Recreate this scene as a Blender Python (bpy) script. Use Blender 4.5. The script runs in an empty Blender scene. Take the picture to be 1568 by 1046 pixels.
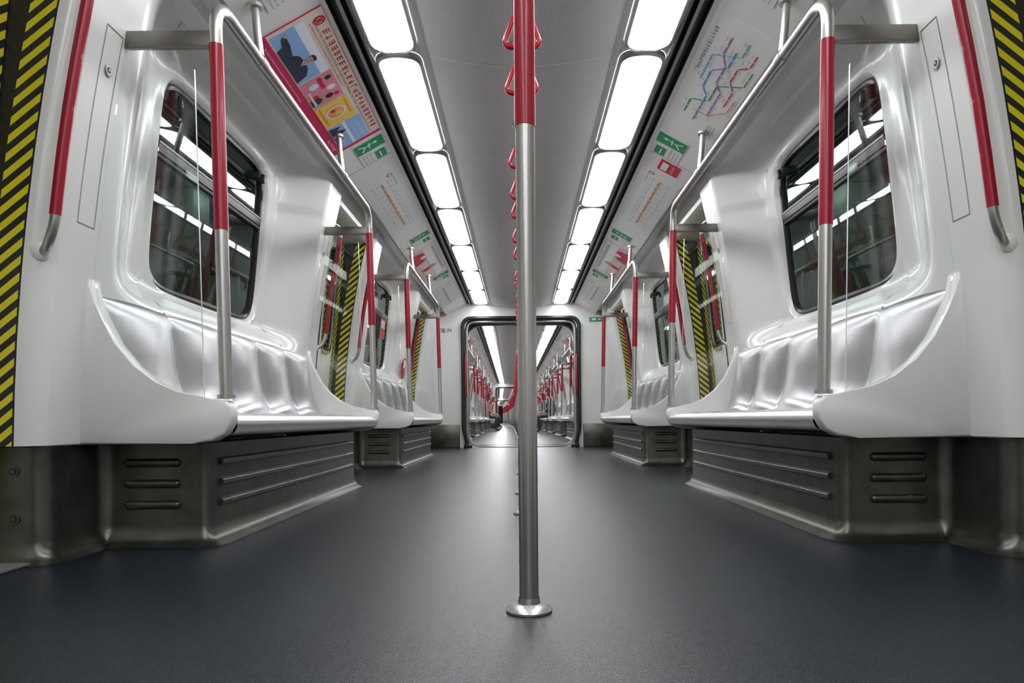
import bpy, bmesh, math, random
from mathutils import Vector, Matrix
random.seed(7)
R = math.radians
scene = bpy.context.scene

# ---------------------------------------------------------------- materials
def principled(name, col, rough=0.4, metal=0.0, coat=0.0, spec=0.5, emit=None, es=0.0):
    m = bpy.data.materials.new(name); m.use_nodes = True
    b = m.node_tree.nodes['Principled BSDF']
    b.inputs['Base Color'].default_value = (*col, 1)
    b.inputs['Roughness'].default_value = rough
    b.inputs['Metallic'].default_value = metal
    b.inputs['Coat Weight'].default_value = coat
    b.inputs['Coat Roughness'].default_value = 0.12
    b.inputs['Specular IOR Level'].default_value = spec
    if emit:
        b.inputs['Emission Color'].default_value = (*emit, 1)
        b.inputs['Emission Strength'].default_value = es
    return m

def noise_variation(m, scale, c1, c2, bump=0.0, rough=None, detail=3, stretch=None):
    nt = m.node_tree; b = nt.nodes['Principled BSDF']
    tc = nt.nodes.new('ShaderNodeTexCoord')
    src = tc.outputs['Object']
    if stretch:
        mp = nt.nodes.new('ShaderNodeMapping'); mp.inputs['Scale'].default_value = stretch
        nt.links.new(src, mp.inputs['Vector']); src = mp.outputs['Vector']
    n = nt.nodes.new('ShaderNodeTexNoise'); n.inputs['Scale'].default_value = scale
    n.inputs['Detail'].default_value = detail
    nt.links.new(src, n.inputs['Vector'])
    r = nt.nodes.new('ShaderNodeValToRGB')
    r.color_ramp.elements[0].position = 0.35; r.color_ramp.elements[1].position = 0.65
    r.color_ramp.elements[0].color = (*c1, 1); r.color_ramp.elements[1].color = (*c2, 1)
    nt.links.new(n.outputs['Fac'], r.inputs['Fac'])
    nt.links.new(r.outputs['Color'], b.inputs['Base Color'])
    if bump:
        bp = nt.nodes.new('ShaderNodeBump'); bp.inputs['Strength'].default_value = bump
        bp.inputs['Distance'].default_value = 0.002
        nt.links.new(n.outputs['Fac'], bp.inputs['Height'])
        nt.links.new(bp.outputs['Normal'], b.inputs['Normal'])
    if rough:
        mr = nt.nodes.new('ShaderNodeMapRange')
        mr.inputs['To Min'].default_value = rough[0]; mr.inputs['To Max'].default_value = rough[1]
        nt.links.new(n.outputs['Fac'], mr.inputs['Value'])
        nt.links.new(mr.outputs['Result'], b.inputs['Roughness'])
    return m

WHITE = noise_variation(principled('white_gloss_panel', (.74,.74,.72), .25, coat=.4), 1.5, (.71,.715,.695), (.76,.765,.745))
WHITE2 = principled('white_moulded_plastic', (.76,.755,.73), .30, coat=.2)
CEILW = noise_variation(principled('ceiling_white', (.6,.6,.6), .45), 2, (.68,.68,.66), (.73,.73,.71))
CORN = principled('cornice_panel', (.80,.79,.77), .33, coat=.1)
LINE = principled('seam_grey', (.22,.22,.22), .5)
SEAML = principled('ceiling_seam', (.95,.95,.95), .4)
BLACK = principled('black_rubber', (.012,.012,.014), .45)
BLACKG = principled('black_gloss_frame', (.02,.02,.022), .2)
GREYL = principled('grey_strip', (.35,.35,.36), .4, metal=.5)
STEEL = noise_variation(principled('satin_steel', (.5,.49,.47), .34, metal=.9), 60, (.46,.45,.435), (.53,.52,.50), stretch=(1,1,.03))
SEAT = noise_variation(principled('silver_seat', (.74,.74,.75), .27, metal=.88), 8, (.52,.52,.54), (.58,.58,.60))
RAILM = principled('rail_silver', (.68,.67,.69), .30, metal=.88)
BASE = noise_variation(principled('bronze_steel_base', (.2,.19,.175), .31, metal=.85), 12, (.10,.094,.083), (.14,.132,.118), rough=(.26,.36))
BRACK = principled('bracket_brown_steel', (.22,.205,.185), .35, metal=.8)
RED = noise_variation(principled('red_coated_tube', (.5,.005,.03), .3, coat=.15), 300, (.27,.0006,.015), (.36,.0015,.024))
REDP = principled('red_plastic', (.45,.002,.018), .3, coat=.2)
BELT = principled('strap_belt', (.25,.03,.04), .6)
FLOORM = noise_variation(principled('floor_vinyl', (.04,.045,.055), .3, spec=.37), 480, (.002,.005,.009), (.017,.024,.033), bump=.35, rough=(.22,.33), detail=1)
SILL = principled('door_sill_metal', (.35,.35,.33), .45, metal=.7)
DARKF = principled('gangway_frame_dark', (.03,.032,.035), .3, metal=.4)
BELLOW = principled('gangway_bellows', (.12,.12,.13), .6)
LIGHT = principled('light_diffuser', (.9,.9,.9), .4, emit=(.975,.988,1.0), es=12.5)
TUNNEL = noise_variation(principled('station_wall_dark', (.05,.06,.055), .6), 1.2, (.05,.075,.066), (.13,.18,.16))
TUBEL = principled('station_tube', (1,1,1), .4, emit=(.85,1,.95), es=7.0)
COLUMN = principled('station_column', (.18,.22,.20), .5)
REDLIT = principled('station_red_sign', (.20,.012,.012), .5)

def P(name, c, r=.45): return principled(name, c, r)
MAG = P('poster_magenta', (.62,.003,.09)); PINK = P('poster_pink', (.76,.24,.33)); SKY = P('poster_blue', (.27,.46,.80))
CREAM = P('poster_cream', (.76,.66,.56)); YEL = P('poster_yellow', (.86,.55,.08)); NAVY = P('poster_navy', (.02,.03,.06))
GREEN = P('sign_green', (.01,.30,.10)); SIGNW = P('sign_white', (.78,.79,.79)); ORANGE = P('route_orange', (.80,.33,.08))
SRED = P('sign_red', (.62,.015,.05)); SBLUE = P('line_blue', (.05,.25,.7)); SPUR = P('line_purple', (.35,.1,.45)); TEXT = P('sign_text', (.10,.10,.12))
SKINM = P('person_skin', (.55,.33,.23)); HAIR = P('person_hair', (.015,.012,.01)); WHEAD = P('ad_pale', (.75,.8,.9)); TEAL = P('line_teal', (.1,.5,.55))
SOFTP = P('poster_soft_pink', (.72,.55,.56))

def glass_mat(name, tint, f0, power, rough=.02, gcol=(.8,.9,.87)):
    m = bpy.data.materials.new(name); m.use_nodes = True
    nt = m.node_tree; nt.nodes.clear(); L=nt.links
    o = nt.nodes.new('ShaderNodeOutputMaterial'); mx = nt.nodes.new('ShaderNodeMixShader')
    t = nt.nodes.new('ShaderNodeBsdfTransparent'); g = nt.nodes.new('ShaderNodeBsdfGlossy')
    lw = nt.nodes.new('ShaderNodeLayerWeight'); lw.inputs['Blend'].default_value=.5
    pw = nt.nodes.new('ShaderNodeMath'); pw.operation='POWER'; L.new(lw.outputs['Facing'],pw.inputs[0]); pw.inputs[1].default_value=power
    ma = nt.nodes.new('ShaderNodeMath'); ma.operation='MULTIPLY_ADD'; L.new(pw.outputs[0],ma.inputs[0]); ma.inputs[1].default_value=1-f0; ma.inputs[2].default_value=f0
    t.inputs['Color'].default_value = (*tint, 1); g.inputs['Roughness'].default_value = rough
    g.inputs['Color'].default_value = (*gcol,1)
    L.new(ma.outputs[0], mx.inputs[0]); L.new(t.outputs[0], mx.inputs[1]); L.new(g.outputs[0], mx.inputs[2])
    L.new(mx.outputs[0], o.inputs['Surface'])
    return m
WGLASS = glass_mat('window_glass', (.58,.68,.64), .055, 4.6)
CGLASS = glass_mat('clear_screen_glass', (.965,.98,.975), .05, 5.0, gcol=(1,1,1))
GEDGE = principled('glass_edge', (.75,.8,.8), .2)

def hazard():
    m = principled('hazard_stripes', (.8,.7,.05), .4)
    nt = m.node_tree; b = nt.nodes['Principled BSDF']; L = nt.links
    tc = nt.nodes.new('ShaderNodeTexCoord'); sp = nt.nodes.new('ShaderNodeSeparateXYZ'); L.new(tc.outputs['Object'], sp.inputs[0])
    def M(op, a, bb=None):
        n = nt.nodes.new('ShaderNodeMath'); n.operation = op
        for i, v in enumerate((a, bb)):
            if v is None: continue
            if isinstance(v, (int, float)): n.inputs[i].default_value = v
            else: L.new(v, n.inputs[i])
        return n.outputs[0]
    ax = M('ABSOLUTE', sp.outputs['X'])
    c = M('SUBTRACT', M('ADD', M('MULTIPLY', sp.outputs['Z'], 1.0), M('MULTIPLY', ax, .8)), M('MULTIPLY', sp.outputs['Y'], .8))
    g = M('GREATER_THAN', M('FRACT', M('DIVIDE', M('ADD', c, 50.0), .046)), .5)
    mx = nt.nodes.new('ShaderNodeMix'); mx.data_type = 'RGBA'
    L.new(g, mx.inputs['Factor']); mx.inputs['A'].default_value = (.015,.015,.015,1); mx.inputs['B'].default_value = (.74,.65,.02,1)
    L.new(mx.outputs['Result'], b.inputs['Base Color'])
    return m
HAZ = hazard()

def perforated():
    m = principled('perforated_ceiling', (.5,.49,.5), .45)
    nt = m.node_tree; b = nt.nodes['Principled BSDF']; L = nt.links
    tc = nt.nodes.new('ShaderNodeTexCoord'); mp = nt.nodes.new('ShaderNodeVectorMath'); mp.operation = 'SCALE'
    mp.inputs['Scale'].default_value = 110; L.new(tc.outputs['Object'], mp.inputs[0])
    fr = nt.nodes.new('ShaderNodeVectorMath'); fr.operation = 'FRACTION'; L.new(mp.outputs[0], fr.inputs[0])
    sp = nt.nodes.new('ShaderNodeSeparateXYZ'); L.new(fr.outputs[0], sp.inputs[0])
    cb = nt.nodes.new('ShaderNodeCombineXYZ'); L.new(sp.outputs[0], cb.inputs[0]); L.new(sp.outputs[1], cb.inputs[1])
    ds = nt.nodes.new('ShaderNodeVectorMath'); ds.operation = 'DISTANCE'; L.new(cb.outputs[0], ds.inputs[0]); ds.inputs[1].default_value = (.5,.5,0)
    lt = nt.nodes.new('ShaderNodeMath'); lt.operation = 'LESS_THAN'; L.new(ds.outputs['Value'], lt.inputs[0]); lt.inputs[1].default_value = .25
    mx = nt.nodes.new('ShaderNodeMix'); mx.data_type = 'RGBA'; L.new(lt.outputs[0], mx.inputs['Factor'])
    mx.inputs['A'].default_value = (.90,.87,.89,1); mx.inputs['B'].default_value = (.45,.43,.45,1)
    L.new(mx.outputs['Result'], b.inputs['Base Color'])
    return m
PERF = perforated()

# ---------------------------------------------------------------- mesh builder
class MB:
    def __init__(s, sx=1): s.v=[]; s.f=[]; s.m=[]; s.mats=[]; s.sx=sx
    def mi(s, mat):
        if mat not in s.mats: s.mats.append(mat)
        return s.mats.index(mat)
    def add(s, verts, faces, mat):
        o=len(s.v); s.v += [(p[0]*s.sx,p[1],p[2]) for p in verts]; k=s.mi(mat)
        for f in faces: s.f.append([i+o for i in f]); s.m.append(k)
    def grid(s, rows, mat, close=False):
        n=len(rows[0]); vs=[p for r in rows for p in r]; fs=[]
        for i in range(len(rows)-1):
            for j in range(n if close else n-1):
                j2=(j+1)%n; fs.append([i*n+j,i*n+j2,(i+1)*n+j2,(i+1)*n+j])
        s.add(vs,fs,mat)
    def quad(s,a,b,c,d,mat): s.add([a,b,c,d],[[0,1,2,3]],mat)
    def box(s,x0,x1,y0,y1,z0,z1,mat,b=0.0,seg=2,xf=None):
        bm=bmesh.new(); bmesh.ops.create_cube(bm,size=1)
        for v in bm.verts: v.co=Vector(((x0+x1)/2+v.co.x*(x1-x0),(y0+y1)/2+v.co.y*(y1-y0),(z0+z1)/2+v.co.z*(z1-z0)))
        if b: bmesh.ops.bevel(bm,geom=bm.edges[:],offset=b,segments=seg,affect='EDGES',profile=.5)
        s.bm(bm,mat,xf)
    def bm(s,bm,mat,xf=None):
        bm.verts.ensure_lookup_table(); bm.verts.index_update()
        vs=[(xf@v.co if xf else v.co)[:] for v in bm.verts]
        s.add(vs,[[v.index for v in f.verts] for f in bm.faces],mat); bm.free()
    def prism(s,poly,y0,y1,mat,b=0.0,axis='y'):
        bm=bmesh.new()
        def mk(p,t): return (p[0],t,p[1]) if axis=='y' else ((t,p[0],p[1]) if axis=='x' else (p[0],p[1],t))
        a=[bm.verts.new(mk(p,y0)) for p in poly]; c=[bm.verts.new(mk(p,y1)) for p in poly]
        bm.faces.new(a); bm.faces.new(c[::-1]); n=len(poly)
        for i in range(n): bm.faces.new([a[i],c[i],c[(i+1)%n],a[(i+1)%n]])
        if b:
            es=[e for e in bm.edges if abs((e.verts[0].co-e.verts[1].co).dot(Vector((0,1,0) if axis=='y' else ((1,0,0) if axis=='x' else (0,0,1)))))<1e-6]
            bmesh.ops.bevel(bm,geom=es,offset=b,segments=3,affect='EDGES',profile=.5)
        s.bm(bm,mat)
    def tube(s,path,r,mat,n=14,caps=True,closed=False,rf=None):
        pts=[Vector(p) for p in path]; N=len(pts); rows=[]; prev=None
        for i,p in enumerate(pts):
            if closed: t=pts[(i+1)%N]-pts[i-1]
            else: t=(pts[min(i+1,N-1)]-pts[max(i-1,0)])
            t.normalize()
            if prev is None:
                up=Vector((0,0,1)) if abs(t.z)<.9 else Vector((1,0,0))
                u=t.cross(up).normalized()
            else:
                u=prev-t*prev.dot(t)
                u.normalize()
            prev=u; w=t.cross(u); rr=rf[i] if rf else r
            rows.append([tuple(p+u*math.cos(2*math.pi*k/n)*rr+w*math.sin(2*math.pi*k/n)*rr) for k in range(n)])
        if closed: rows.append(rows[0])
        s.grid(rows,mat,close=True)
        if caps and not closed:
            s.add(rows[0],[list(range(n))],mat); s.add(rows[-1],[list(range(n))],mat)
    def ell(s,c,r,mat,seg=16,ring=10):
        rows=[]
        for i in range(ring+1):
            a=math.pi*i/ring
            rows.append([(c[0]+r[0]*math.sin(a)*math.cos(2*math.pi*k/seg),c[1]+r[1]*math.sin(a)*math.sin(2*math.pi*k/seg),c[2]+r[2]*math.cos(a)) for k in range(seg)])
        s.grid(rows,mat,close=True)
    def mesh(s,name,angle=38):
        me=bpy.data.meshes.new(name); me.from_pydata(s.v,[],s.f)
        for m in s.mats: me.materials.append(m)
        me.polygons.foreach_set('material_index',s.m)
        bm=bmesh.new(); bm.from_mesh(me); bmesh.ops.recalc_face_normals(bm,faces=bm.faces[:]); bm.to_mesh(me); bm.free()
        me.shade_smooth(); me.set_sharp_from_angle(angle=R(angle)); me.update()
        return me

def obj(name,me,loc=(0,0,0),parent=None,rot=0):
    o=bpy.data.objects.new(name,me); scene.collection.objects.link(o); o.location=loc
    o.rotation_euler=(0,0,rot)
    if parent: o.parent=parent
    return o
def empty(name,loc=(0,0,0),rot=0,parent=None):
    return obj(name,None,loc,parent,rot)

def sm(a,b,t):
    t=max(0,min(1,(t-a)/(b-a))); return t*t*(3-2*t)
def lin(a,b,n): return [a+(b-a)*i/(n-1) for i in range(n)]
def fillet(pts,r,n=6,closed=False):
    out=[]; N=len(pts); V=[Vector(p) for p in pts]
    for i in range(N):
        rr=r[i] if isinstance(r,(list,tuple)) else r
        if (not closed and i in (0,N-1)) or rr<=0: out.append(tuple(V[i])); continue
        a=(V[i-1]-V[i]); c=(V[(i+1)%N]-V[i]); d=min(rr,a.length*.49,c.length*.49)
        A=V[i]+a.normalized()*d; C=V[i]+c.normalized()*d
        for k in range(n+1):
            t=k/n; out.append(tuple(A*(1-t)**2+V[i]*2*t*(1-t)+C*t*t))
    return out

# ---------------------------------------------------------------- dimensions
PITCH=3.83; BL=2.26; PBX=1.415
def Q(z): t=z-.35; return 1.402-.02*t-.073*t*t
def W(z): return 1.5-0.102*(z-.97)
def D(z): return 1.535-0.105*(z-.97)
ZT=1.95
def wallX(s,z):
    by=sm(.04,.42,s)*(1-sm(1.84,2.22,s)); bz=sm(.82,.965,z)
    top=sm(1.82,1.96,z)*.10
    return Q(z)+(W(z)-Q(z)-top)*by*bz

ZROWS=[.345,.5,.65,.8,.84,.88,.92,.96,1.05,1.2,1.35,1.5,1.6,1.7,1.78,1.83,1.87,1.91,1.95]
HC=(1.115,1.385); HA=(.572,.422)
RG=(.44,1.80,.86,1.93)
def sup(phi,a,b,n=8):
    c,s_=math.cos(phi),math.sin(phi)
    return (abs(c/a)**n+abs(s_/b)**n)**(-1/n)
def rectray(phi,c,rg):
    cx,sy=math.cos(phi),math.sin(phi); t=1e9
    if cx>1e-9: t=min(t,(rg[1]-c[0])/cx)
    if cx<-1e-9: t=min(t,(rg[0]-c[0])/cx)
    if sy>1e-9: t=min(t,(rg[3]-c[1])/sy)
    if sy<-1e-9: t=min(t,(rg[2]-c[1])/sy)
    return t
def angles(c,rg,n=72,ab=None):
    A=[2*math.pi*i/n for i in range(n)]
    if ab:
        k0=math.atan2(ab[1],ab[0])
        for q in (k0,math.pi-k0,math.pi+k0,2*math.pi-k0):
            for d in range(-7,8): A.append((q+d*.022)%(2*math.pi))
    if rg:
        for x in rg[:2]:
            for y in rg[2:]: A.append(math.atan2(y-c[1],x-c[0])%(2*math.pi))
    A=sorted(A); o=[A[0]]
    for a in A[1:]:
        if a-o[-1]>1e-4: o.append(a)
    return o

def jamb(mb,s_edge,d,haz=True):
    r=.06
    prof=[]
    for k in range(7):
        a=math.pi/2*k/6
        prof.append((r-r*math.cos(a), s_edge-d*(r-r*math.sin(a)) ))
    rows=[[(Q(z)+p[0],p[1],z) for p in prof] for z in ZROWS]
    mb.grid(rows,WHITE)
    se=s_edge
    segs=[(.06,.066,BLACK),(.066,.142,HAZ if haz else WHITE)]
    for a,b,m in segs:
        mb.grid([[(Q(z)+a,se,z),(Q(z)+b,se,z)] for z in ZROWS],m)
    mb.grid([[(Q(z)+.142,se,z),(max(D(z)+.02,Q(z)+.15),se,z)] for z in ZROWS],BLACK)

def pillar_detail(mb,s0,s1):
    e=.0015
    def strip(sa,sb,za,zb,mat=LINE):
        mb.grid([[(Q(z)-e,sa,z),(Q(z)-e,sb,z)] for z in lin(za,zb,12)],mat)
    w=.003
    for s_ in (s0,s1): strip(s_,s_+w,1.02,1.62)
    for z_ in (1.02,1.62): strip(s0,s1+w,z_,z_+w)
    c=((s0+s1)/2,1.50)
    for rr,mt in ((.019,GREYL),(.015,SIGNW),(.009,BLACK),(.004,SIGNW)):
        e+=.001
        mb.add([(Q(c[1])-e,c[0]+rr*math.cos(t*math.pi/8),c[1]+rr*math.sin(t*math.pi/8)) for t in range(16)],[list(range(16))],mt)

def build_wall(sx):
    mb=MB(sx)
    def g(s0,s1,z0,z1,ns,nz):
        mb.grid([[(wallX(s_,z),s_,z) for s_ in lin(s0,s1,ns)] for z in lin(z0,z1,nz)],WHITE)
    g(-.21,RG[0],.345,ZT,26,46); g(RG[1],2.47,.345,ZT,26,46)
    g(RG[0],RG[1],.345,RG[2],24,16); g(RG[0],RG[1],RG[3],ZT,24,3)
    A=angles(HC,RG,96,HA); rows=[]
    for t in [0,.03,.08,.14,.22,.34,.5,.7,.85,1]:
        row=[]
        for a in A:
            r0=sup(a,*HA); r1=rectray(a,HC,RG); r=r0+(r1-r0)*t
            s_=HC[0]+r*math.cos(a); z=HC[1]+r*math.sin(a)
            lip=.03*(1-sm(0,.02,(r-r0)))-.010*math.exp(-((r-r0-.03)/.015)**2)
            row.append((wallX(s_,z)+lip*(1 if t<1 else 0),s_,z))
        rows.append(row)
    mb.grid(rows,WHITE,close=True)
    jamb(mb,-.27,-1); jamb(mb,2.53,1)
    pillar_detail(mb,-.14,-.055); pillar_detail(mb,2.315,2.40)
    return mb.mesh('wall_segment',50)

def build_baseboard(sx):
    mb=MB(sx)
    P0=[(1.585,-.215),(PBX,-.215),(PBX,.08),(1.055,.08),(1.055,2.18),(PBX,2.18),(PBX,2.475),(1.585,2.475)]
    path=fillet(P0,[0,.05,.05,.035,.035,.05,.05,0],6)
    V=[Vector(p) for p in path]; nr=[]
    for i in range(len(V)):
        t=(V[min(i+1,len(V)-1)]-V[max(i-1,0)]).normalized(); nr.append(Vector((-t.y,t.x)))
    prof=[(-.02,.345),(0,.34),(0,.065),(.005,.044),(.014,.025),(.029,.010),(.05,.0)]
    mb.grid([[(V[i].x+nr[i].x*o,V[i].y+nr[i].y*o,z) for i in range(len(V))] for o,z in prof],BASE)
    for z in (.275,.205,.135):
        mb.tube([(1.055,.16,z),(1.055,1.0,z),(1.055,2.10,z)],.013,BASE,12)
        for e,y in ((-1,.08),(1,2.18)):
            mb.tube([(1.165,y,z),(1.2,y,z),(1.325,y,z)],.015,BASE,14)
            for x in (1.165,1.325): mb.ell((x,y,z),(.015,.015,.015),BASE,12,8)
    for y in (-.217,2.477):
        for z in (.27,.13):
            x=1.50
            mb.tube([(x,y+.003,z),(x,y-.003,z)],.016,BASE,16)
            mb.tube([(x,y+.003,z),(x,y-.004 if y<0 else y+.004,z)],.011,BLACK,16)
            mb.tube([(x,y+.003,z),(x,y-.006 if y<0 else y+.006,z)],.007,BASE,16)
    return mb.mesh('pillar_and_bench_plinth')

def build_window(sx):
    mb=MB(sx)
    A=angles(HC,None,96,HA)
    def ring(k0,k1,o0,o1,mat):
        rows=[]
        for k,o in ((k0,o0),(k1,o1)):
            row=[]
            for a in A:
                r=sup(a,*HA)+k
                s_=HC[0]+r*math.cos(a); z=HC[1]+r*math.sin(a); row.append((W(z)+.016+o,s_,z))
            rows.append(row)
        mb.grid(rows,mat,close=True)
    ring(.012,-.003,.0,-.006,BLACK); ring(-.003,-.018,-.006,-.003,BLACKG); ring(-.018,-.020,-.003,.02,BLACK)
    pts=[]
    for a in A:
        r=sup(a,*HA)+.01; z=HC[1]+r*math.sin(a); pts.append((W(z)+.028,HC[0]+r*math.cos(a),z))
    mb.add(pts,[list(range(len(A)))],WGLASS)
    for z0,z1,m,o in ((1.495,1.53,BLACKG,0),(1.53,1.538,GREYL,-.003),(1.478,1.492,BLACK,.004)):
        a,b=HC[0]-HA[0]+.01,HC[0]+HA[0]-.01
        q=lambda z: W(z)+.006+o
        mb.grid([[(q(z0),s_,z0),(q(z1),s_,z1)] for s_ in (a,b)],m)
        for z in (z0,z1): mb.quad((q(z),a,z),(q(z),b,z),(W(z)+.03,b,z),(W(z)+.03,a,z),m)
    for s_ in (HC[0]-HA[0]+.09,HC[0]+HA[0]-.11):
        mb.box(W(1.74)-.012,W(1.74)+.04,s_-.02,s_+.03,1.725,1.765,BLACK,.006)
        mb.box(W(1.74)-.03,W(1.74)-.008,s_-.006,s_+.012,1.70,1.75,BLACKG,.004)
    return mb.mesh('window')

def build_door(sx):
    mb=MB(sx)
    s0,s1=2.53,3.56; mid=(s0+s1)/2
    for a,b in ((s0-.03,mid-.004),(mid+.004,s1+.03)):
        c=((max(a,s0)+min(b,s1))/2,1.36); rg=(a,b,.02,1.93)
        ha=(.155,.40); A=angles(c,rg,64,ha); rows=[]
        for t in (0,.06,.14,.4,1):
            row=[]
            for an in A:
                r0=sup(an,*ha,5); r1=rectray(an,c,rg); r=r0+(r1-r0)*t
                z=c[1]+r*math.sin(an); row.append((D(z)+(.02 if t==0 else 0),c[0]+r*math.cos(an),z))
            rows.append(row)
        mb.grid(rows,WHITE,close=True)
        for k0,k1,m,o in ((.02,.0,HAZ,-.004),(0,-.022,BLACKG,-.003)):
            mb.grid([[(D(c[1]+(sup(an,*ha,5)+k)*math.sin(an))+o,c[0]+(sup(an,*ha,5)+k)*math.cos(an),c[1]+(sup(an,*ha,5)+k)*math.sin(an)) for an in A] for k in (k0,k1)],m,close=True)
        mb.add([(D(c[1]+sup(an,*ha,5)*math.sin(an))+.012,c[0]+sup(an,*ha,5)*math.cos(an),c[1]+sup(an,*ha,5)*math.sin(an)) for an in A],[list(range(len(A)))],WGLASS)
    zz=lin(.03,1.93,12)
    for a,b in ((s0+.004,s0+.075),(s1-.075,s1-.004)):
        mb.grid([[(D(z)-.005,a,z),(D(z)-.005,b,z)] for z in zz],HAZ)
    mb.grid([[(D(z)-.012,mid-.016,z),(D(z)-.018,mid,z),(D(z)-.012,mid+.016,z)] for z in zz],BLACK)
    mb.box(1.43,1.66,s0-.02,s1+.02,.001,.009,SILL,.002)
    for k in range(9): mb.box(1.445+k*.022,1.455+k*.022,s0,s1,.009,.012,SILL)
    return mb.mesh('sliding_door')

def build_header(sx):
    mb=MB(sx); s0,s1=2.53,3.56
    pr=[(1.60,1.86),(1.25,1.86),(1.225,1.875),(1.195,1.96)]
    mb.grid([[(x,s_,z) for x,z in pr] for s_ in (s0,s1)],WHITE)
    mb.grid([[(1.214,s_,1.903),(1.2125,s_,1.907)] for s_ in (s0,s1)],LINE)
    return mb.mesh('door_header')

def build_stub(sx,ln,door_at_start=True):
    mb=MB(sx)
    ss=(.06,ln) if door_at_start else (0,ln-.06)
    mb.grid([[(Q(z),s_,z) for s_ in lin(*ss,4)] for z in ZROWS],WHITE)
    jamb(mb,0 if door_at_start else ln,-1 if door_at_start else 1)
    if door_at_start: P0=[(1.585,.055),(PBX,.055),(PBX,ln)]
    else: P0=[(PBX,0),(PBX,ln-.055),(1.585,ln-.055)]
    path=fillet(P0,.05,6); V=[Vector(p) for p in path]
    rows=[]
    for o,z in [(-.02,.345),(0,.34),(0,.06),(.012,.022),(.045,.0)]:
        row=[]
        for i in range(len(V)):
            t=(V[min(i+1,len(V)-1)]-V[max(i-1,0)]).normalized(); row.append((V[i].x-t.y*o,V[i].y+t.x*o,z))
        rows.append(row)
    mb.grid(rows,BASE)
    return mb.mesh('wall_end_segment')

PANEL=[(1.41,.342),(1.05,.342),(.985,.349),(.945,.372),(.925,.41),(.925,.455),(.94,.476),(.985,.480),(1.04,.482),(1.10,.496),(1.17,.528),(1.24,.582),(1.30,.655),(1.34,.735),(1.358,.80),(1.366,.862),(1.40,.862)]
def build_bench(sx):
    mb=MB(sx)
    for a,b in ((-.06,0),(BL,BL+.06)): mb.prism(PANEL,a,b,WHITE2,.010)
    prof=[(.975,.425,0),(1.0,.437,.1),(1.05,.44,.4),(1.12,.433,.6),(1.19,.43,.8),(1.245,.44,1),(1.285,.47,1),(1.31,.53,1),(1.325,.60,1),(1.337,.68,1),(1.347,.74,.9),(1.355,.79,.7),(1.368,.822,.35),(1.41,.838,0)]
    n=5; w=BL/n; rows=[]
    P2=[]
    for i in range(len(prof)-1):
        P2.append(prof[i]); P2.append(tuple((prof[i][k]+prof[i+1][k])/2 for k in range(3)))
    P2.append(prof[-1])
    for s_ in lin(0,BL,n*24+1):
        ph=(s_/w)%1
        b=abs(math.sin(math.pi*ph))**.75
        row=[]
        for i,(x,z,k) in enumerate(P2):
            a=P2[max(i-1,0)]; c=P2[min(i+1,len(P2)-1)]
            t=Vector((c[0]-a[0],c[1]-a[1])).normalized(); nn=Vector((-t.y,t.x))
            o=.028*(b-.55)*k
            row.append((x+nn.x*o,s_,z+nn.y*o))
        rows.append(row)
    mb.grid(rows,SEAT)
    ring=[(.965+.036*math.cos(a)*(1),.402+.036*math.sin(a)) for a in [2*math.pi*k/20 for k in range(20)]]
    mb.grid([[(x,s_,z) for x,z in ring] for s_ in (0,BL/2,BL)],RAILM,close=True)
    mb.quad((.97,0,.367),(.97,BL,.367),(1.14,BL,.347),(1.14,0,.347),BASE)
    return mb.mesh('bench_seat',60)

RZ=1.76
def build_handrail(sx):
    mb=MB(sx); a,b=-.03,BL+.03
    p=[(.952,a,.484),(.978,a,RZ),(.978,b,RZ),(.952,b,.484)]
    path=fillet(p,[0,.11,.11,0],8)
    mb.tube(path,.0205,STEEL,16)
    def lx(z): return .952+.026*(z-.472)/1.288
    for s_ in (a,b):
        mb.tube([(lx(1.02),s_,1.02),(lx(1.3),s_,1.3),(lx(1.61),s_,1.61)],.0222,RED,18)
        mb.box(.985,Q(1.61)-.001,s_-.014,s_+.014,1.602,1.652,BRACK,.003)
        mb.tube([(lx(.484),s_,.484),(lx(.494),s_,.496)],.028,STEEL,18)
    for s_ in (.38,1.62):
        mb.tube([(.978,s_,RZ),(.99,s_,1.86),(1.0,s_,1.98)],.015,STEEL,12)
        mb.tube([(1.0,s_,1.962),(1.001,s_,1.975)],.03,STEEL,16)
        mb.tube([(.978,s_-.025,RZ),(.978,s_+.025,RZ)],.0235,STEEL,14)
    for s_ in (-.03,BL+.03):
        low=[p for p in PANEL[8:16]]
        poly=[(1.022,.486)]+[(x,z+.002) for x,z in low]
        poly+= [(Q(z)-.001,z) for z in (.87,1.2,1.60)]
        poly+= fillet([(1.1,1.60),(1.046,1.60),(1.044,1.5)],[0,.05,0],5)[0:]
        mb.prism(poly,s_-.004,s_+.004,CGLASS)
        mb.quad((1.0215,s_-.004,.487),(1.0215,s_+.004,.487),(1.0435,s_+.004,1.53),(1.0435,s_-.004,1.53),GEDGE)
    return mb.mesh('handrail')

def build_doorhandle(sx):
    mb=MB(sx)
    for d,se in ((-1,-.27),(1,2.53)):
        y1=se+d*.015; f=lambda z,o: Q(z)+o
        p=[(f(.90,.03),se-d*.03,.895),(f(.92,-.01),y1-d*.01,.915),(f(.98,-.03),y1,.975),(f(1.3,-.03),y1,1.3),(f(1.66,-.03),y1,1.66),(f(1.72,-.01),y1-d*.01,1.72),(f(1.74,.03),se-d*.03,1.735)]
        mb.tube(fillet(p,[0,.03,.03,.1,.03,.03,0],4),.0135,STEEL,14)
        mb.tube([(f(z,-.03 if z!=1.3 else -.029),y1,z) for z in (1.0,1.15,1.3,1.45,1.65)],.0157,RED,16)
        mb.ell((f(.90,.03),se-d*.022,.905),(.028,.022,.032),WHITE2,16,10)
    return mb.mesh('door_grab_handle')

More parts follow.
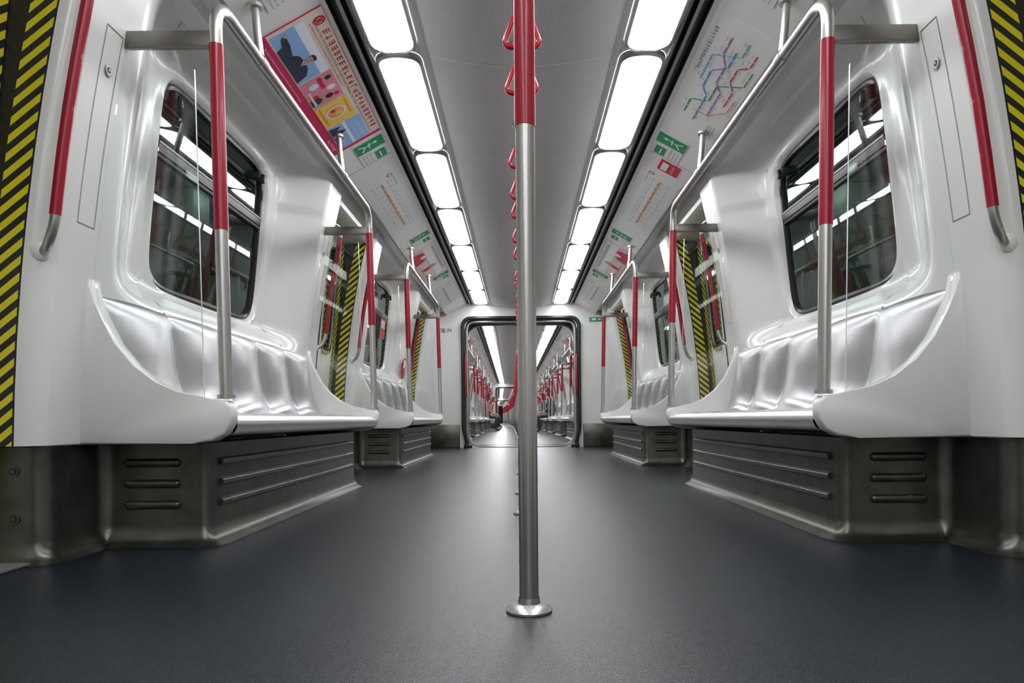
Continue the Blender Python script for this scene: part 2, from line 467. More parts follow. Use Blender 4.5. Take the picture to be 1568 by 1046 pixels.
CZ=2.03
def build_pole(top=CZ-.001):
    mb=MB()
    mb.tube([(0,0,.001),(0,0,1.0),(0,0,top)],.0205,STEEL,24)
    mb.tube([(0,0,1.035),(0,0,1.3),(0,0,1.62)],.0222,RED,24)
    prof=[(.0495,0),(.0495,.004),(.045,.009),(.034,.013),(.024,.017),(.022,.03)]
    for z0,d in ((0.001,1),(top,-1)):
        mb.grid([[(r*math.cos(2*math.pi*k/32),r*math.sin(2*math.pi*k/32),z0+d*z) for k in range(32)] for r,z in prof],STEEL,close=True)
    return mb.mesh('grab_pole')

def build_straps(ys,y0,y1,mounts):
    mb=MB(); RL=1.91
    mb.tube([(0,y0,RL),(0,(y0+y1)/2,RL),(0,y1,RL)],.014,STEEL,12)
    for y in mounts:
        mb.tube([(0,y,RL),(0,y,CZ-.001)],.010,STEEL,10); mb.tube([(0,y,CZ-.013),(0,y,CZ-.001)],.024,STEEL,14)
    for y in ys:
        mb.box(-.012,.012,y-.003,y+.003,1.70,RL,BELT,.001)
        mb.tube([(0,y-.014,RL),(0,y+.014,RL)],.019,REDP,14)
        tri=fillet([(-.062,y,1.585),(.062,y,1.585),(.024,y,1.685),(-.024,y,1.685)],[.034,.034,.02,.02],6,closed=True)
        mb.tube(tri,.009,REDP,10,closed=True)
        mb.box(-.022,.022,y-.009,y+.009,1.675,1.705,REDP,.004)
    return mb.mesh('hanging_strap_row')

def build_ceiling(y0,y1,seam0):
    mb=MB()
    n=max(2,int((y1-y0)/1.2)); ys=lin(y0,y1,n+1)
    cen=[(.43*i/8, CZ+.057*(i/8)**2) for i in range(9)]
    for sx in (1,-1):
        mb.sx=sx
        secs=[(cen,PERF),([(.43,CZ+.057),(.438,2.083),(.452,2.083),(.46,2.112)],SEAML),([(.46,2.112),(.685,2.112)],CORN),
              ([(.685,2.112),(.69,2.095),(.70,2.092)],GREYL),([(.70,2.092),(.703,2.12),(.722,2.12),(.725,2.092)],BLACK),([(.725,2.092),(.742,2.092)],GREYL),
              ([(.742,2.092),(.745,2.12),(.778,2.12),(.782,2.09)],BLACK),([(.782,2.09),(.81,2.09)],CORN),([(.81,2.09),(1.08,1.94)],CORN),
              ([(1.08,1.94),(1.092,1.936),(1.10,1.945)],GREYL),([(1.10,1.945),(1.112,1.985),(1.19,1.985),(1.21,1.95)],CEILW),([(1.21,1.95),(1.62,1.95)],CEILW)]
        for pts,m in secs: mb.grid([[(x,y,z) for x,z in pts] for y in ys],m)
        k=seam0
        while k<y1-.05:
            if k>y0+.05:
                mb.grid([[(x,k+e,z-.0012) for x,z in cen] for e in (-.005,.005)],SEAML)
                mb.quad((.815,k-.003,2.0862),(1.078,k-.003,1.9402),(1.078,k+.003,1.9402),(.815,k+.003,2.0862),LINE)
            k+=1.2
        mb.grid([[(x,y,z) for x,z in ((1.62,1.95),(1.62,2.3),(0,2.35))] for y in ys],CEILW)
    mb.sx=1
    return mb.mesh('ceiling')

def build_lights(y0,y1,seam0,sx):
    mb=MB(sx); k=seam0
    while k-1.2>y0: k-=1.2
    while k<y1:
        a=max(k+.012,y0+.02); b=min(k+1.188,y1-.02); k+=1.2
        if b-a<.25: continue
        xa,xb=.464,.682
        def inset(d,r): return fillet([(xa+d,a+d),(xb-d,a+d),(xb-d,b-d),(xa+d,b-d)],r,5,closed=True)
        rows=[[(p[0],p[1],z) for p in inset(d,.085)] for d,z in ((0,2.111),(0,2.090),(.005,2.085),(.013,2.085),(.015,2.088))]
        mb.grid(rows,GREYL,close=True)
        r2=[[(p[0],p[1],z) for p in inset(d,.080)] for d,z in ((.015,2.088),(.028,2.078))]
        mb.grid(r2,LIGHT,close=True)
        mb.add(r2[-1],[list(range(len(r2[-1])))],LIGHT)
    return mb.mesh('ceiling_light_strip')

def build_floor(y0,y1):
    mb=MB(); mb.box(-1.62,1.62,y0,y1,-.06,0,FLOORM); return mb.mesh('floor')

def build_endwall(yb,thick=.05):
    mb=MB(); c=(0,.95); rg=(-1.62,1.62,0,2.32)
    A=angles(c,rg,120,(.84,.95))
    def hole(a): return sup(a,.84,.95,10)
    for y,flip in ((0,0),(thick,1)):
        rows=[]
        for t in (0,1):
            row=[]
            for a in A:
                r0=hole(a); r1=rectray(a,c,rg); r=r0+(r1-r0)*t
                row.append((c[0]+r*math.cos(a),y,max(0,c[1]+r*math.sin(a))))
            rows.append(row)
        mb.grid(rows,WHITE,close=True)
    rows=[[(hole(a)*math.cos(a),y,max(0,c[1]+hole(a)*math.sin(a))) for a in A] for y in (0,thick)]
    mb.grid(rows,WHITE,close=True)
    for sx in (1,-1):
        mb.sx=sx
        mb.box(.90,1.45,-.05,.0,0,.34,BASE,.01)
    mb.sx=1
    return mb.mesh('wall_end')

def build_gframe():
    mb=MB()
    p=[(-.80,0,.0),(-.80,0,.10),(-.845,0,.28),(-.845,0,1.885),(.845,0,1.885),(.845,0,.28),(.80,0,.10),(.80,0,.0)]
    mb.tube(fillet(p,[0,.04,.08,.13,.13,.08,.04,0],6),.028,DARKF,10)
    p=[(-.79,.10,.0),(-.79,.10,1.84),(.79,.10,1.84),(.79,.10,.0)]
    mb.tube(fillet(p,[0,.12,.12,0],6),.022,STEEL,10)
    for sx in (1,-1):
        mb.sx=sx; mb.box(.72,.84,-.03,.05,0,.05,DARKF,.01); mb.tube([(.80,-.02,.75),(.80,-.05,.8),(.80,-.05,1.3),(.80,-.02,1.35)],.012,REDP,10)
    mb.sx=1
    return mb.mesh('gangway_door_frame')

def build_gangway(ln):
    mb=MB(); c=(0,.95); rows=[]
    A=[2*math.pi*i/80 for i in range(80)]
    N=28
    for i in range(N+1):
        y=ln*i/N; o=.02*(i%2)
        rows.append([((sup(a,.86+o,.97+o,10))*math.cos(a),y,max(-.01,c[1]+sup(a,.86+o,.97+o,10)*math.sin(a))) for a in A])
    mb.grid(rows,BELLOW,close=True)
    mb.box(-.8,.8,-.02,ln+.02,-.05,.006,FLOORM,.003)
    mb.box(-.8,.8,-.035,-.02,0,.009,BLACK); mb.box(-.8,.8,ln+.02,ln+.035,0,.009,BLACK)
    return mb.mesh('gangway_bellows',60)

# signs on the sloping cornice ------------------------------------------------
sn=Vector((-.15,-.27)).normalized()
def SP(y,v,o):
    return (.81+.27*v+sn.x*o,y,2.09-.15*v+sn.y*o)
def sq(mb,y0,y1,v0,v1,mat,o=.002): mb.quad(SP(y0,v0,o),SP(y1,v0,o),SP(y1,v1,o),SP(y0,v1,o),mat)
def spoly(mb,pts,mat,o): mb.add([SP(y,v,o) for y,v in pts],[list(range(len(pts)))],mat)
def sline(mb,pts,w,mat,o=.004):
    for (a,b),(c,d) in zip(pts[:-1],pts[1:]):
        t=Vector((c-a,(d-b)*.31)); t.normalize(); n=Vector((-t.y,t.x))*w/2
        e=t*w*.4
        spoly(mb,[(a-e.x+n.x,b+(n.y-e.y)/.31),(c+e.x+n.x,d+(n.y+e.y)/.31),(c+e.x-n.x,d+(-n.y+e.y)/.31),(a-e.x-n.x,b+(-n.y-e.y)/.31)],mat,o)
def scirc(mb,y,v,r,mat,o=.006,n=14,ry=None): spoly(mb,[(y+r*math.cos(2*math.pi*k/n),v+(ry or r)*math.sin(2*math.pi*k/n)/.31) for k in range(n)],mat,o)
def glyphs(mb,y0,y1,v,h,mat,o=.006,gap=.35):
    y=y0; hh=h/.31
    while y<y1-h:
        for k in range(3):
            if random.random()<.8: sq(mb,y,y+h*.85,v-hh/2+hh*k/3,v-hh/2+hh*(k+.42)/3,mat,o)
        q=random.choice((.1,.35,.6)); sq(mb,y+h*q,y+h*(q+.16),v-hh/2,v+hh/2,mat,o+.0001)
        y+=h*(1+gap)
def board(mb,y0,y1,v0,v1,mat,t=.006):
    bm=bmesh.new(); c=[]
    for o in (.0005,t):
        c.append([bm.verts.new(SP(y,v,o)) for y,v in ((y0,v0),(y1,v0),(y1,v1),(y0,v1))])
    bm.faces.new(c[0]); bm.faces.new(c[1][::-1])
    for i in range(4): bm.faces.new([c[0][i],c[1][i],c[1][(i+1)%4],c[0][(i+1)%4]])
    mb.bm(bm,mat)

def poster_main(sx):
    mb=MB(sx); L=1.24
    board(mb,0,L,.0,1.0,MAG)
    U=lambda u:u*L
    o=.0065
    sq(mb,U(.0),U(.975),.0,.84,CREAM,o); o=.0068
    sq(mb,U(.02),U(.34),.30,.82,SKY,o); sq(mb,U(.02),U(.34),.30,.44,WHEAD,.0072)
    o=.0078
    spoly(mb,[(U(.10),.82),(U(.09),.72),(U(.05),.68),(U(.04),.60),(U(.10),.61),(U(.16),.66),(U(.18),.58),(U(.225),.55),(U(.275),.57),(U(.31),.64),(U(.325),.82)],NAVY,o)
    spoly(mb,[(U(.215),.555),(U(.245),.555),(U(.235),.64)],SIGNW,.0081)
    spoly(mb,[(U(.227),.56),(U(.236),.56),(U(.234),.66)],SRED,.0083)
    scirc(mb,U(.23),.475,.021,SKINM,.0085,16,.025); spoly(mb,[(U(.211),.46),(U(.212),.40),(U(.23),.375),(U(.25),.39),(U(.249),.46),(U(.243),.425),(U(.218),.425)],HAIR,.009)
    for e in (.222,.238): scirc(mb,U(e),.465,.0025,HAIR,.0092,8)
    sline(mb,[(U(.225),.51),(U(.236),.51)],.003,SRED,.0092)
    scirc(mb,U(.045),.60,.012,SKINM,.009)
    sq(mb,U(.35),U(.55),.28,.82,PINK,o)
    for (u,v,r,m) in ((.385,.42,.02,SKINM),(.455,.40,.022,WHEAD),(.505,.55,.024,SKINM),(.40,.64,.026,WHEAD),(.475,.70,.018,SRED),(.515,.37,.014,MAG)): scirc(mb,U(u),v,r,m,.0085)
    for (u,v,r) in ((.385,.375,.017),(.505,.495,.02)): scirc(mb,U(u),v,r,HAIR,.0088)
    sq(mb,U(.36),U(.44),.48,.54,MAG,.0088); sq(mb,U(.42),U(.53),.74,.78,CREAM,.0088)
    spoly(mb,[(U(.48),.82),(U(.485),.66),(U(.505),.62),(U(.525),.66),(U(.53),.82)],NAVY,.0086)
    sq(mb,U(.56),U(.745),.26,.84,YEL,o)
    scirc(mb,U(.65),.54,.060,CREAM,.0085,20); scirc(mb,U(.65),.54,.045,ORANGE,.0089,20); scirc(mb,U(.66),.50,.02,YEL,.0092); scirc(mb,U(.63),.58,.014,SRED,.0092)
    glyphs(mb,U(.57),U(.73),.77,.014,SRED,.0088); glyphs(mb,U(.58),U(.72),.32,.012,SRED,.0088)
    sq(mb,U(.755),U(.97),.22,.84,SKY,o); sq(mb,U(.755),U(.97),.50,.56,WHEAD,.0083)
    spoly(mb,[(U(.76),.82),(U(.775),.60),(U(.80),.70),(U(.82),.54),(U(.845),.66),(U(.86),.62),(U(.88),.82)],NAVY,.0086)
    glyphs(mb,U(.79),U(.95),.32,.018,SIGNW,.0086); glyphs(mb,U(.79),U(.95),.42,.012,SIGNW,.0086); glyphs(mb,U(.89),U(.96),.70,.010,SIGNW,.0086)
    glyphs(mb,U(.12),U(.96),.09,.034,SRED,.0078); glyphs(mb,U(.05),U(.97),.18,.012,TEXT,.0078); glyphs(mb,U(.05),U(.50),.24,.010,SRED,.0078)
    scirc(mb,U(.06),.10,.028,SRED,.0078,18); scirc(mb,U(.06),.10,.018,CREAM,.0082,18); sq(mb,U(.05),U(.07),.05,.15,SRED,.0085)
    glyphs(mb,U(.84),U(.97),.93,.018,SIGNW,.0078); glyphs(mb,U(.05),U(.45),.93,.009,SIGNW,.0078)
    return mb.mesh('advertising_poster')
def poster_pink(sx):
    mb=MB(sx); L=1.24
    board(mb,0,L,.0,1.0,SOFTP); sq(mb,.04,L-.04,.05,.45,SIGNW,.0065); spoly(mb,[(.1,.9),(.16,.5),(.32,.4),(.46,.6),(.5,.9)],SRED,.008); sq(mb,.55,1.15,.5,.92,CREAM,.008)
    scirc(mb,.75,.45,.06,SKINM,.009); scirc(mb,.78,.66,.05,MAG,.0095); scirc(mb,.3,.5,.05,WHEAD,.010); glyphs(mb,.1,1.1,.14,.03,TEXT,.009); glyphs(mb,.58,1.1,.82,.02,SRED,.009)
    return mb.mesh('advertising_poster_pink')
def system_map(sx):
    mb=MB(sx)
    board(mb,0,1.1,.02,.98,CORN,.003)
    def z(pts,m):
        sline(mb,pts,.0065,m,.005)
        for (a,b),(c,d) in zip(pts[:-1],pts[1:]):
            L=math.hypot(c-a,(d-b)*.31); k=max(1,int(L/.055))
            for i in range(k):
                y,v=a+(c-a)*i/k,b+(d-b)*i/k; scirc(mb,y,v,.0052,SIGNW,.0056,8)
                glyphs(mb,y+.006,y+.006+random.uniform(.02,.045),v+random.choice((-1,1))*.055,.0065,random.choice((TEXT,TEXT,SBLUE)),.0054)
    z([(.15,.80),(.26,.80),(.31,.66),(.44,.66),(.50,.78),(.66,.78)],SRED)
    z([(.20,.52),(.34,.52),(.42,.32),(.58,.32),(.64,.44),(.92,.44)],SBLUE)
    z([(.28,.88),(.42,.88),(.52,.52),(.68,.52),(.74,.24),(.88,.24)],GREEN)
    z([(.12,.36),(.26,.36),(.34,.48),(.50,.48),(.56,.62),(.82,.62)],SPUR)
    z([(.56,.88),(.70,.88),(.82,.62),(.82,.36)],ORANGE)
    z([(.10,.62),(.22,.62),(.30,.22),(.52,.22)],TEAL)
    glyphs(mb,.1,.5,.11,.018,TEXT,.005); glyphs(mb,.9,1.05,.8,.008,TEXT,.005); glyphs(mb,.9,1.05,.86,.008,TEXT,.005); glyphs(mb,.9,1.05,.74,.008,TEXT,.005)
    return mb.mesh('system_map_sign')
def route_map(sx):
    mb=MB(sx)
    board(mb,0,1.3,.03,.97,SIGNW,.003)
    sline(mb,[(.14,.5),(1.15,.5)],.013,ORANGE,.005)
    for k in range(11):
        y=.14+k*.1; scirc(mb,y,.5,.010,SIGNW,.0055,12)
        glyphs(mb,y-.015,y+.045,.36,.010,TEXT,.005); glyphs(mb,y-.015,y+.055,.28,.006,TEXT,.005); sline(mb,[(y,.56),(y+.02,.66)],.0045,ORANGE,.005); glyphs(mb,y-.01,y+.05,.74,.007,TEXT,.005)
    scirc(mb,.06,.25,.022,SRED,.005); scirc(mb,.06,.25,.014,SIGNW,.0055); glyphs(mb,.10,.26,.2,.012,TEXT,.005)
    return mb.mesh('route_map_sign')
def exit_sign(sx):
    mb=MB(sx); board(mb,0,.30,.02,.62,SIGNW,.003)
    sq(mb,.0,.13,.02,.62,GREEN,.0045); sq(mb,.18,.29,.08,.30,GREEN,.0045)
    scirc(mb,.05,.2,.014,SIGNW,.006); sline(mb,[(.05,.28),(.06,.42),(.10,.5)],.012,SIGNW,.006); sline(mb,[(.06,.4),(.03,.54)],.012,SIGNW,.006); sline(mb,[(.03,.32),(.09,.34)],.009,SIGNW,.006)
    glyphs(mb,.15,.29,.40,.010,TEXT,.005); glyphs(mb,.15,.29,.48,.008,TEXT,.005); glyphs(mb,.15,.29,.55,.008,TEXT,.005); sline(mb,[(.20,.2),(.27,.2)],.010,SIGNW,.006)
    return mb.mesh('emergency_sign')
def red_sign(sx):
    mb=MB(sx); board(mb,0,.16,.3,.75,SRED,.004); sq(mb,.02,.14,.36,.5,SIGNW,.0055); glyphs(mb,.02,.15,.62,.018,SIGNW,.006)
    return mb.mesh('alarm_notice_sign')

# ---------------------------------------------------------------- build datablocks
SIDES={'left':-1,'right':1}
DB={}
for n,sx in SIDES.items():
    DB['wall',n]=build_wall(sx); DB['plinth',n]=build_baseboard(sx); DB['window',n]=build_window(sx); DB['door',n]=build_door(sx)
    DB['header',n]=build_header(sx); DB['stub1',n]=build_stub(sx,.79,True); DB['stub0',n]=build_stub(sx,.79,False)
    DB['bench',n]=build_bench(sx); DB['rail',n]=build_handrail(sx); DB['handle',n]=build_doorhandle(sx)
    DB['pposter',n]=poster_pink(sx); DB['route',n]=route_map(sx); DB['exit',n]=exit_sign(sx)
DB['poster','left']=poster_main(-1); DB['map','right']=system_map(1); DB['red','right']=red_sign(1)
DB['pole']=build_pole()
DB['endwall']=build_endwall(0); DB['gframe']=build_gframe(); DB['gang']=build_gangway(.86)
DB['straps']=build_straps([.0,.32,1.08,1.55,1.92,2.5,3.0],-.55,3.1,(-.5,.55,1.9,2.8))

# ---------------------------------------------------------------- main car
Y0,Y1=-7.18,10.5
obj('floor',build_floor(Y0-.06,Y1))
obj('ceiling',build_ceiling(Y0,Y1,3.30-1.2*8))
for n,sx in SIDES.items(): obj('ceiling_light_strip',build_lights(Y0+.05,Y1-.05,3.30,sx))
MODS=[2.32-2*PITCH,2.32-PITCH,2.32,2.32+PITCH]
wi=0; di=0
for n,sx in SIDES.items():
    wl=empty('wall_'+n); bb=empty('baseboard_'+n)
    for k,m in enumerate(MODS):
        obj('wall_segment_%d'%(k+1),DB['wall',n],(0,m,0),wl)
        obj('plinth_%d'%(k+1),DB['plinth',n],(0,m,0),bb)
        wi+=1; obj('window_%d'%wi,DB['window',n],(0,m,0))
        obj('bench_seat',DB['bench',n],(0,m,0)); obj('handrail',DB['rail',n],(0,m,0))
        obj('door_grab_handle',DB['handle',n],(0,m,0))
    for k,m in enumerate([MODS[0]-PITCH]+MODS):
        di+=1; obj('door_%d'%di,DB['door',n],(0,m,0)); obj('door_header_%d'%(k+1),DB['header',n],(0,m,0),wl)
    obj('wall_end_segment_1',DB['stub1',n],(0,9.71,0),wl)
    obj('wall_end_segment_2',DB['stub0',n],(0,MODS[0]-.27-1.03-.79,0),wl)
for y in (1.535,3.11,3.95,5.36,6.94,7.78,9.19,-.72,-2.3,-4.6):
    obj('grab_pole',DB['pole'],(0,y,0))
for y in (2.27,2.27+PITCH): obj('hanging_strap_row',DB['straps'],(0,y,0))
obj('wall_end',DB['endwall'],(0,Y1,0))
mbk=MB(); mbk.box(-1.62,1.62,Y0-.06,Y0-.01,0,2.32,WHITE); mbk.box(-.5,.5,Y0-.01,Y0+.01,.02,1.9,WHITE2,.008); mbk.box(.38,.42,Y0+.01,Y0+.05,.95,1.1,STEEL,.01)
obj('wall_back',mbk.mesh('wall_back'))
obj('gangway_door_frame',DB['gframe'],(0,Y1-.05,0)); obj('gangway_bellows',DB['gang'],(0,Y1+.055,0))
mb=MB(-1)
seg={'7':'abc','6':'acdefg','1':'bc','4':'bcfg'}
def digit(x,z,ch,h=.05,w=.026,t=.007):
    S={'a':(0,h,w,h),'b':(w,h/2,w,h),'c':(w,0,w,h/2),'d':(0,0,w,0),'e':(0,0,0,h/2),'f':(0,h/2,0,h),'g':(0,h/2,w,h/2)}
    for c in seg[ch]:
        a,b,c2,d=S[c]; mb.box(-(x+c2)-t/2,-(x+a)+t/2,Y1-.006,Y1-.001,z+b-t/2,z+d+t/2,TEXT)
for i,ch in enumerate('7614'): digit(-1.18+i*.045,1.69,ch)
obj('car_number_plate',mb.mesh('car_number_plate'))
mb=MB(1); mb.box(1.0,1.2,Y1-.008,Y1-.001,1.83,1.89,GREEN,.002); mb.box(1.04,1.10,Y1-.010,Y1-.008,1.845,1.875,SIGNW); mb.box(1.13,1.17,Y1-.010,Y1-.008,1.85,1.87,SIGNW)
obj('exit_sign',mb.mesh('exit_sign'))
# signs
obj('advertising_poster',DB['poster','left'],(0,2.90,0)); obj('advertising_poster',DB['pposter','left'],(0,2.9+PITCH,0))
obj('system_map_sign',DB['map','right'],(0,2.95,0)); obj('advertising_poster',DB['pposter','right'],(0,6.72,0))
for n in SIDES:
    for k in (-2,-1,0,1):
        obj('route_map_sign',DB['route',n],(0,4.74+k*PITCH,0)); obj('emergency_sign',DB['exit',n],(0,4.19+k*PITCH,0))
        if k<1: obj('emergency_sign',DB['exit',n],(0,6.32+k*PITCH,0))
obj('alarm_notice_sign',DB['red','right'],(0,4.53,0))

def sticker(name,sx,y0,y1,z0,z1,mat,mat2,fx):
    m=MB(sx)
    m.grid([[(fx(z),y,z) for y in (y0,y1)] for z in lin(z0,z1,4)],mat)
    zm=(z0+z1)/2; m.grid([[(fx(z)-.001,y,z) for y in (y0+(y1-y0)*.15,y1-(y1-y0)*.15)] for z in lin(zm,z1-.02,3)],mat2)
    obj(name,m.mesh(name))
sticker('priority_seat_sticker',-1,8.20,8.36,.90,1.12,SRED,SIGNW,lambda z:Q(z)-.004)
sticker('window_sticker',-1,7.45,7.72,1.28,1.48,SRED,SIGNW,lambda z:W(z)+.004)

# ---------------------------------------------------------------- following cars
CL=.79+1.03*6+2.80*5+.79
fl=build_floor(0,CL); ce=build_ceiling(0,CL,.95); lt={n:build_lights(.05,CL-.05,.95,sx) for n,sx in SIDES.items()}
def far_car(origin,yaw,full=True):
    car=empty('subway_car',origin,yaw)
    obj('car_floor',fl,parent=car); obj('car_ceiling',ce,parent=car)
    ms=[.79+1.03+.27+PITCH*k for k in range(5)]
    for n in SIDES:
        obj('light_strip_'+n,lt[n],parent=car)
        for m in ms:
            for key in (('wall','plinth','window','bench','rail','handle') if full else ('wall','plinth','window','bench','rail')): obj(key+'_part_'+n,DB[key,n],(0,m,0),car)
            if full: obj('route_map_'+n,DB['route',n],(0,m+2.42,0),car); obj('advert_'+n,DB['pposter',n],(0,m+.55,0),car)
        for m in [ms[0]-PITCH]+ms:
            obj('door_part_'+n,DB['door',n],(0,m,0),car); obj('header_part_'+n,DB['header',n],(0,m,0),car)
        obj('end_part_'+n,DB['stub0',n],(0,0,0),car); obj('end_part_'+n,DB['stub1',n],(0,CL-.79,0),car)
    for m in [ms[0]-PITCH]+ms:
        obj('pole_part',DB['pole'],(0,m+3.045,0),car)
        if m>0:
            obj('pole_part',DB['pole'],(0,m+.79,0),car); obj('pole_part',DB['pole'],(0,m+1.63,0),car)
            if full: obj('strap_part',DB['straps'],(0,m-.05,0),car)
    obj('end_wall_a',DB['endwall'],(0,-.05,0),car); obj('end_wall_b',DB['endwall'],(0,CL,0),car)
    obj('gangway_frame_a',DB['gframe'],(0,CL-.05,0),car); obj('gangway_part',DB['gang'],(0,CL+.055,0),car)
    return car
yaw1=R(.75); o1=Vector((0,Y1+.975,0)); c1=far_car(o1,yaw1)
d1=Vector((-math.sin(yaw1),math.cos(yaw1),0)); o2=o1+d1*(CL+.975); yaw2=R(1.7); c2=far_car(o2,yaw2)
d2=Vector((-math.sin(yaw2),math.cos(yaw2),0)); o3=o2+d2*(CL+.975); yaw3=R(2.6); c3=far_car(o3,yaw3,False)

# ---------------------------------------------------------------- passengers
def passenger(loc,rot,top,legs,lean=0.0,long_hair=False):
    me=bpy.data.meshes.new('tmp')
    V=[(0,0,.53),(-.03,0,.68),(-.02+lean*.4,0,.85),(-.01+lean*.7,0,.98),(.01+lean,0,1.08),(.03+lean,0,1.15)]
    Rr=[(.13,.15),(.115,.135),(.12,.15),(.11,.15),(.055,.055),(.05,.05)]
    E=[(0,1),(1,2),(2,3),(3,4),(4,5)]
    for sgn in (1,-1):
        b=len(V)
        V+= [(-.01+lean*.7,sgn*.17,.98),(.03+lean*.5,sgn*.225,.76),(.26,sgn*.13,.63),(.32,sgn*.10,.62)]
        Rr+=[(.06,.06),(.048,.048),(.033,.033),(.030,.030)]; E+=[(3,b),(b,b+1),(b+1,b+2),(b+2,b+3)]
        b=len(V)
        V+= [(.04,sgn*.09,.525),(.44,sgn*.12,.50),(.42,sgn*.125,.28),(.40,sgn*.13,.085),(.46,sgn*.135,.045),(.56,sgn*.145,.035)]
        Rr+=[(.09,.09),(.065,.065),(.055,.055),(.038,.038),(.042,.042),(.03,.03)]; E+=[(0,b),(b,b+1),(b+1,b+2),(b+2,b+3),(b+3,b+4),(b+4,b+5)]
    me.from_pydata(V,E,[])
    o=bpy.data.objects.new('tmp',me); scene.collection.objects.link(o)
    md=o.modifiers.new('s','SKIN'); md.use_smooth_shade=True
    for i,sv in enumerate(me.skin_vertices[0].data): sv.radius=Rr[i]; sv.use_root=(i==0)
    o.modifiers.new('ss','SUBSURF').levels=2
    dg=bpy.context.evaluated_depsgraph_get(); dg.update()
    bm_=bpy.data.meshes.new_from_object(o.evaluated_get(dg)); bpy.data.objects.remove(o)
    bm_.materials.clear()
    for m in (top,legs,SKINM,HAIR): bm_.materials.append(m)
    for p in bm_.polygons:
        c=p.center; k=0
        if c.z>1.06: k=2
        elif c.x>.24 and c.z>.56: k=2
        elif c.z<.10: k=3
        elif c.z<.60: k=1
        p.material_index=k
    per=empty('seated_passenger',loc,rot)
    obj('body',bm_,parent=per)
    h=MB(); hx=.05+lean; hz=1.245
    h.ell((hx,0,hz),(.092,.075,.115),SKINM,20,14); h.ell((hx-.018,0,hz+.022),(.098,.084,.112),HAIR,20,14)
    h.ell((hx+.093,0,hz-.012),(.016,.012,.022),SKINM,8,6)
    for sg in (1,-1):
        h.ell((hx+.083,sg*.03,hz+.005),(.008,.011,.007),HAIR,8,6); h.ell((hx,sg*.077,hz-.01),(.018,.01,.03),SKINM,8,6)
        for i,(dy,ln) in enumerate(((-.03,.05),(-.01,.062),(.01,.058),(.028,.045))):
            h.tube([(.34,sg*.10+dy,.625),(.34+ln*.6,sg*.10+dy,.618),(.34+ln,sg*.10+dy*1.1,.60)],.009,SKINM,8)
        h.tube([(.32,sg*.10-sg*.03,.63),(.345,sg*.10-sg*.05,.635),(.37,sg*.10-sg*.052,.63)],.010,SKINM,8)
        h.ell((.335,sg*.10,.622),(.04,.042,.018),SKINM,10,8)
    h.ell((hx+.086,0,hz-.055),(.008,.022,.006),SRED,8,6)
    if long_hair: h.ell((hx-.06,0,hz-.08),(.05,.08,.14),HAIR,12,10)
    obj('head_and_hands',h.mesh('head'),parent=per)
    return per
cl=[P('coat_red',(.5,.03,.05)),P('coat_navy',(.03,.04,.09)),P('coat_grey',(.2,.2,.22)),P('coat_white',(.6,.6,.6)),P('jeans',(.03,.04,.07)),P('coat_black',(.02,.02,.02))]
def seat_in(car_o,yaw,ly,side,top,legs,lean,lh):
    d=Vector((-math.sin(yaw),math.cos(yaw),0)); rgt=Vector((math.cos(yaw),math.sin(yaw),0))
    p=car_o+d*ly+rgt*(side*1.12)
    passenger((p.x,p.y,0),yaw+(0 if side<0 else math.pi),top,legs,lean,lh)
ms=[.79+1.03+.27+PITCH*k for k in range(5)]
seat_in(o1,yaw1,ms[3]+.68,-1,cl[0],cl[4],.16,True)
seat_in(o1,yaw1,ms[3]+1.58,-1,cl[5],cl[5],.10,False)
seat_in(o1,yaw1,ms[4]+.23,-1,cl[1],cl[5],.06,False)
seat_in(o1,yaw1,ms[4]+1.58,-1,cl[0],cl[4],.18,False)
seat_in(o1,yaw1,ms[2]+1.13,1,cl[1],cl[4],.12,True)
seat_in(o1,yaw1,ms[3]+1.13,1,cl[5],cl[5],.12,True)
seat_in(o1,yaw1,ms[4]+.68,1,cl[2],cl[4],.12,False)
seat_in(o2,yaw2,ms[0]+.68,-1,cl[3],cl[4],.12,True)
seat_in(o2,yaw2,ms[1]+.68,1,cl[0],cl[5],.05,False)
seat_in(o2,yaw2,ms[1]+1.1,-1,cl[1],cl[5],.15,False)

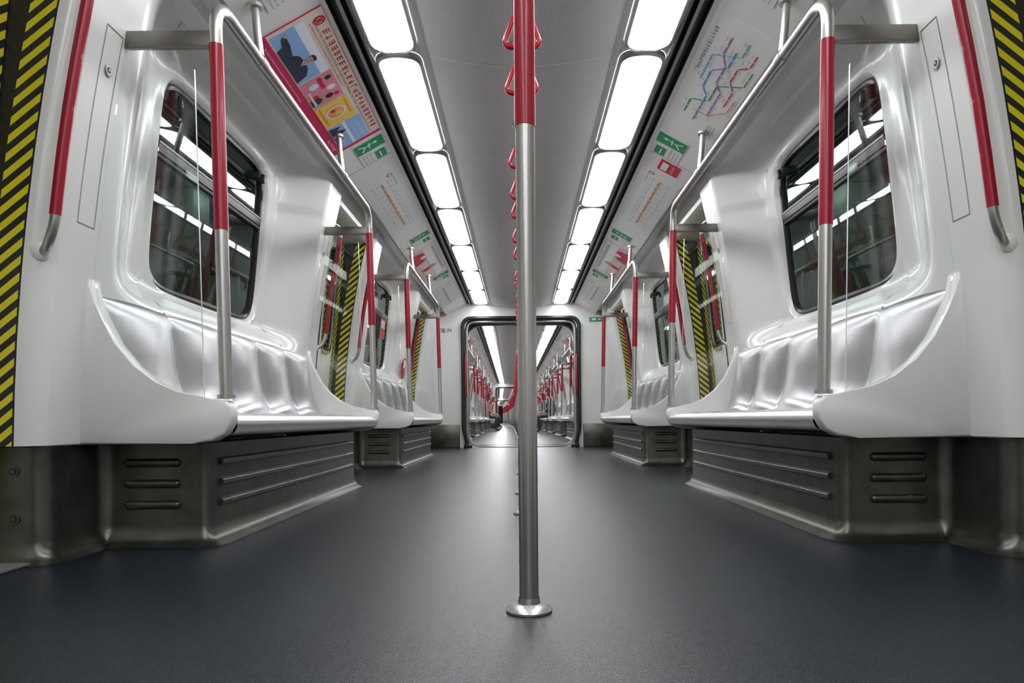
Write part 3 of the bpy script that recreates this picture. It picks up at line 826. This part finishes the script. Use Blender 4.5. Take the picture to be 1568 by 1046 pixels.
# ---------------------------------------------------------------- station outside
for n,sx in SIDES.items():
    m=MB(sx)
    m.box(3.3,3.5,-9,30,-1.2,4.0,TUNNEL)
    for k in range(13):
        y=-8+k*2.9
        m.box(2.95,3.3,y,y+.35,-1.2,4.0,COLUMN,.03)
        m.box(3.22,3.3,y+.7,y+2.4,.7,2.0,(COLUMN,COLUMN,TUNNEL,SKY,COLUMN)[k%5],.01)
        m.box(3.15,3.22,y+.6,y+2.5,2.03,2.09,GREYL,.005); m.box(3.15,3.22,y+1.5,y+1.56,-.2,2.05,GREYL,.005)
    m.box(3.0,3.1,-9,30,2.95,3.05,GREYL); m.box(2.9,3.0,-9,30,.45,.53,COLUMN); m.box(2.9,3.0,-9,30,1.15,1.2,GREYL)
    for k in range(8):
        y=-8+k*4.2; m.tube([(2.8,y,2.5),(2.8,y+2.4,2.5)],.02,TUBEL,6); m.box(2.76,3.3,y-.05,y+2.45,2.52,2.58,GREYL,.01)
    obj('station_wall_'+n,m.mesh('station_wall'))
m=MB(1); m.box(3.06,3.14,5.75,6.15,1.58,1.86,BLACKG,.01); m.box(3.05,3.06,5.78,6.12,1.61,1.83,REDLIT)
for k in range(5): m.box(3.045,3.05,5.82+k*.055,5.85+k*.055,1.69,1.75,GREYL)
obj('station_sign',m.mesh('station_sign'))

# ---------------------------------------------------------------- world, camera
w=bpy.data.worlds.new('World'); scene.world=w; w.use_nodes=True
w.node_tree.nodes['Background'].inputs[0].default_value=(.03,.035,.035,1); w.node_tree.nodes['Background'].inputs[1].default_value=.3
cam=bpy.data.cameras.new('camera'); co=bpy.data.objects.new('camera',cam); scene.collection.objects.link(co)
cam.sensor_width=36; cam.lens=1100/1568*36; cam.shift_x=-13/1568; cam.shift_y=119/1568; cam.clip_end=300; cam.clip_start=.02
co.matrix_world=Matrix.Translation((-.015,0,.41))@Matrix.Rotation(R(90),4,'X')@Matrix.Rotation(R(-.5),4,'Z')
scene.camera=co
scene.view_settings.view_transform='Standard'
scene.view_settings.exposure=0.08
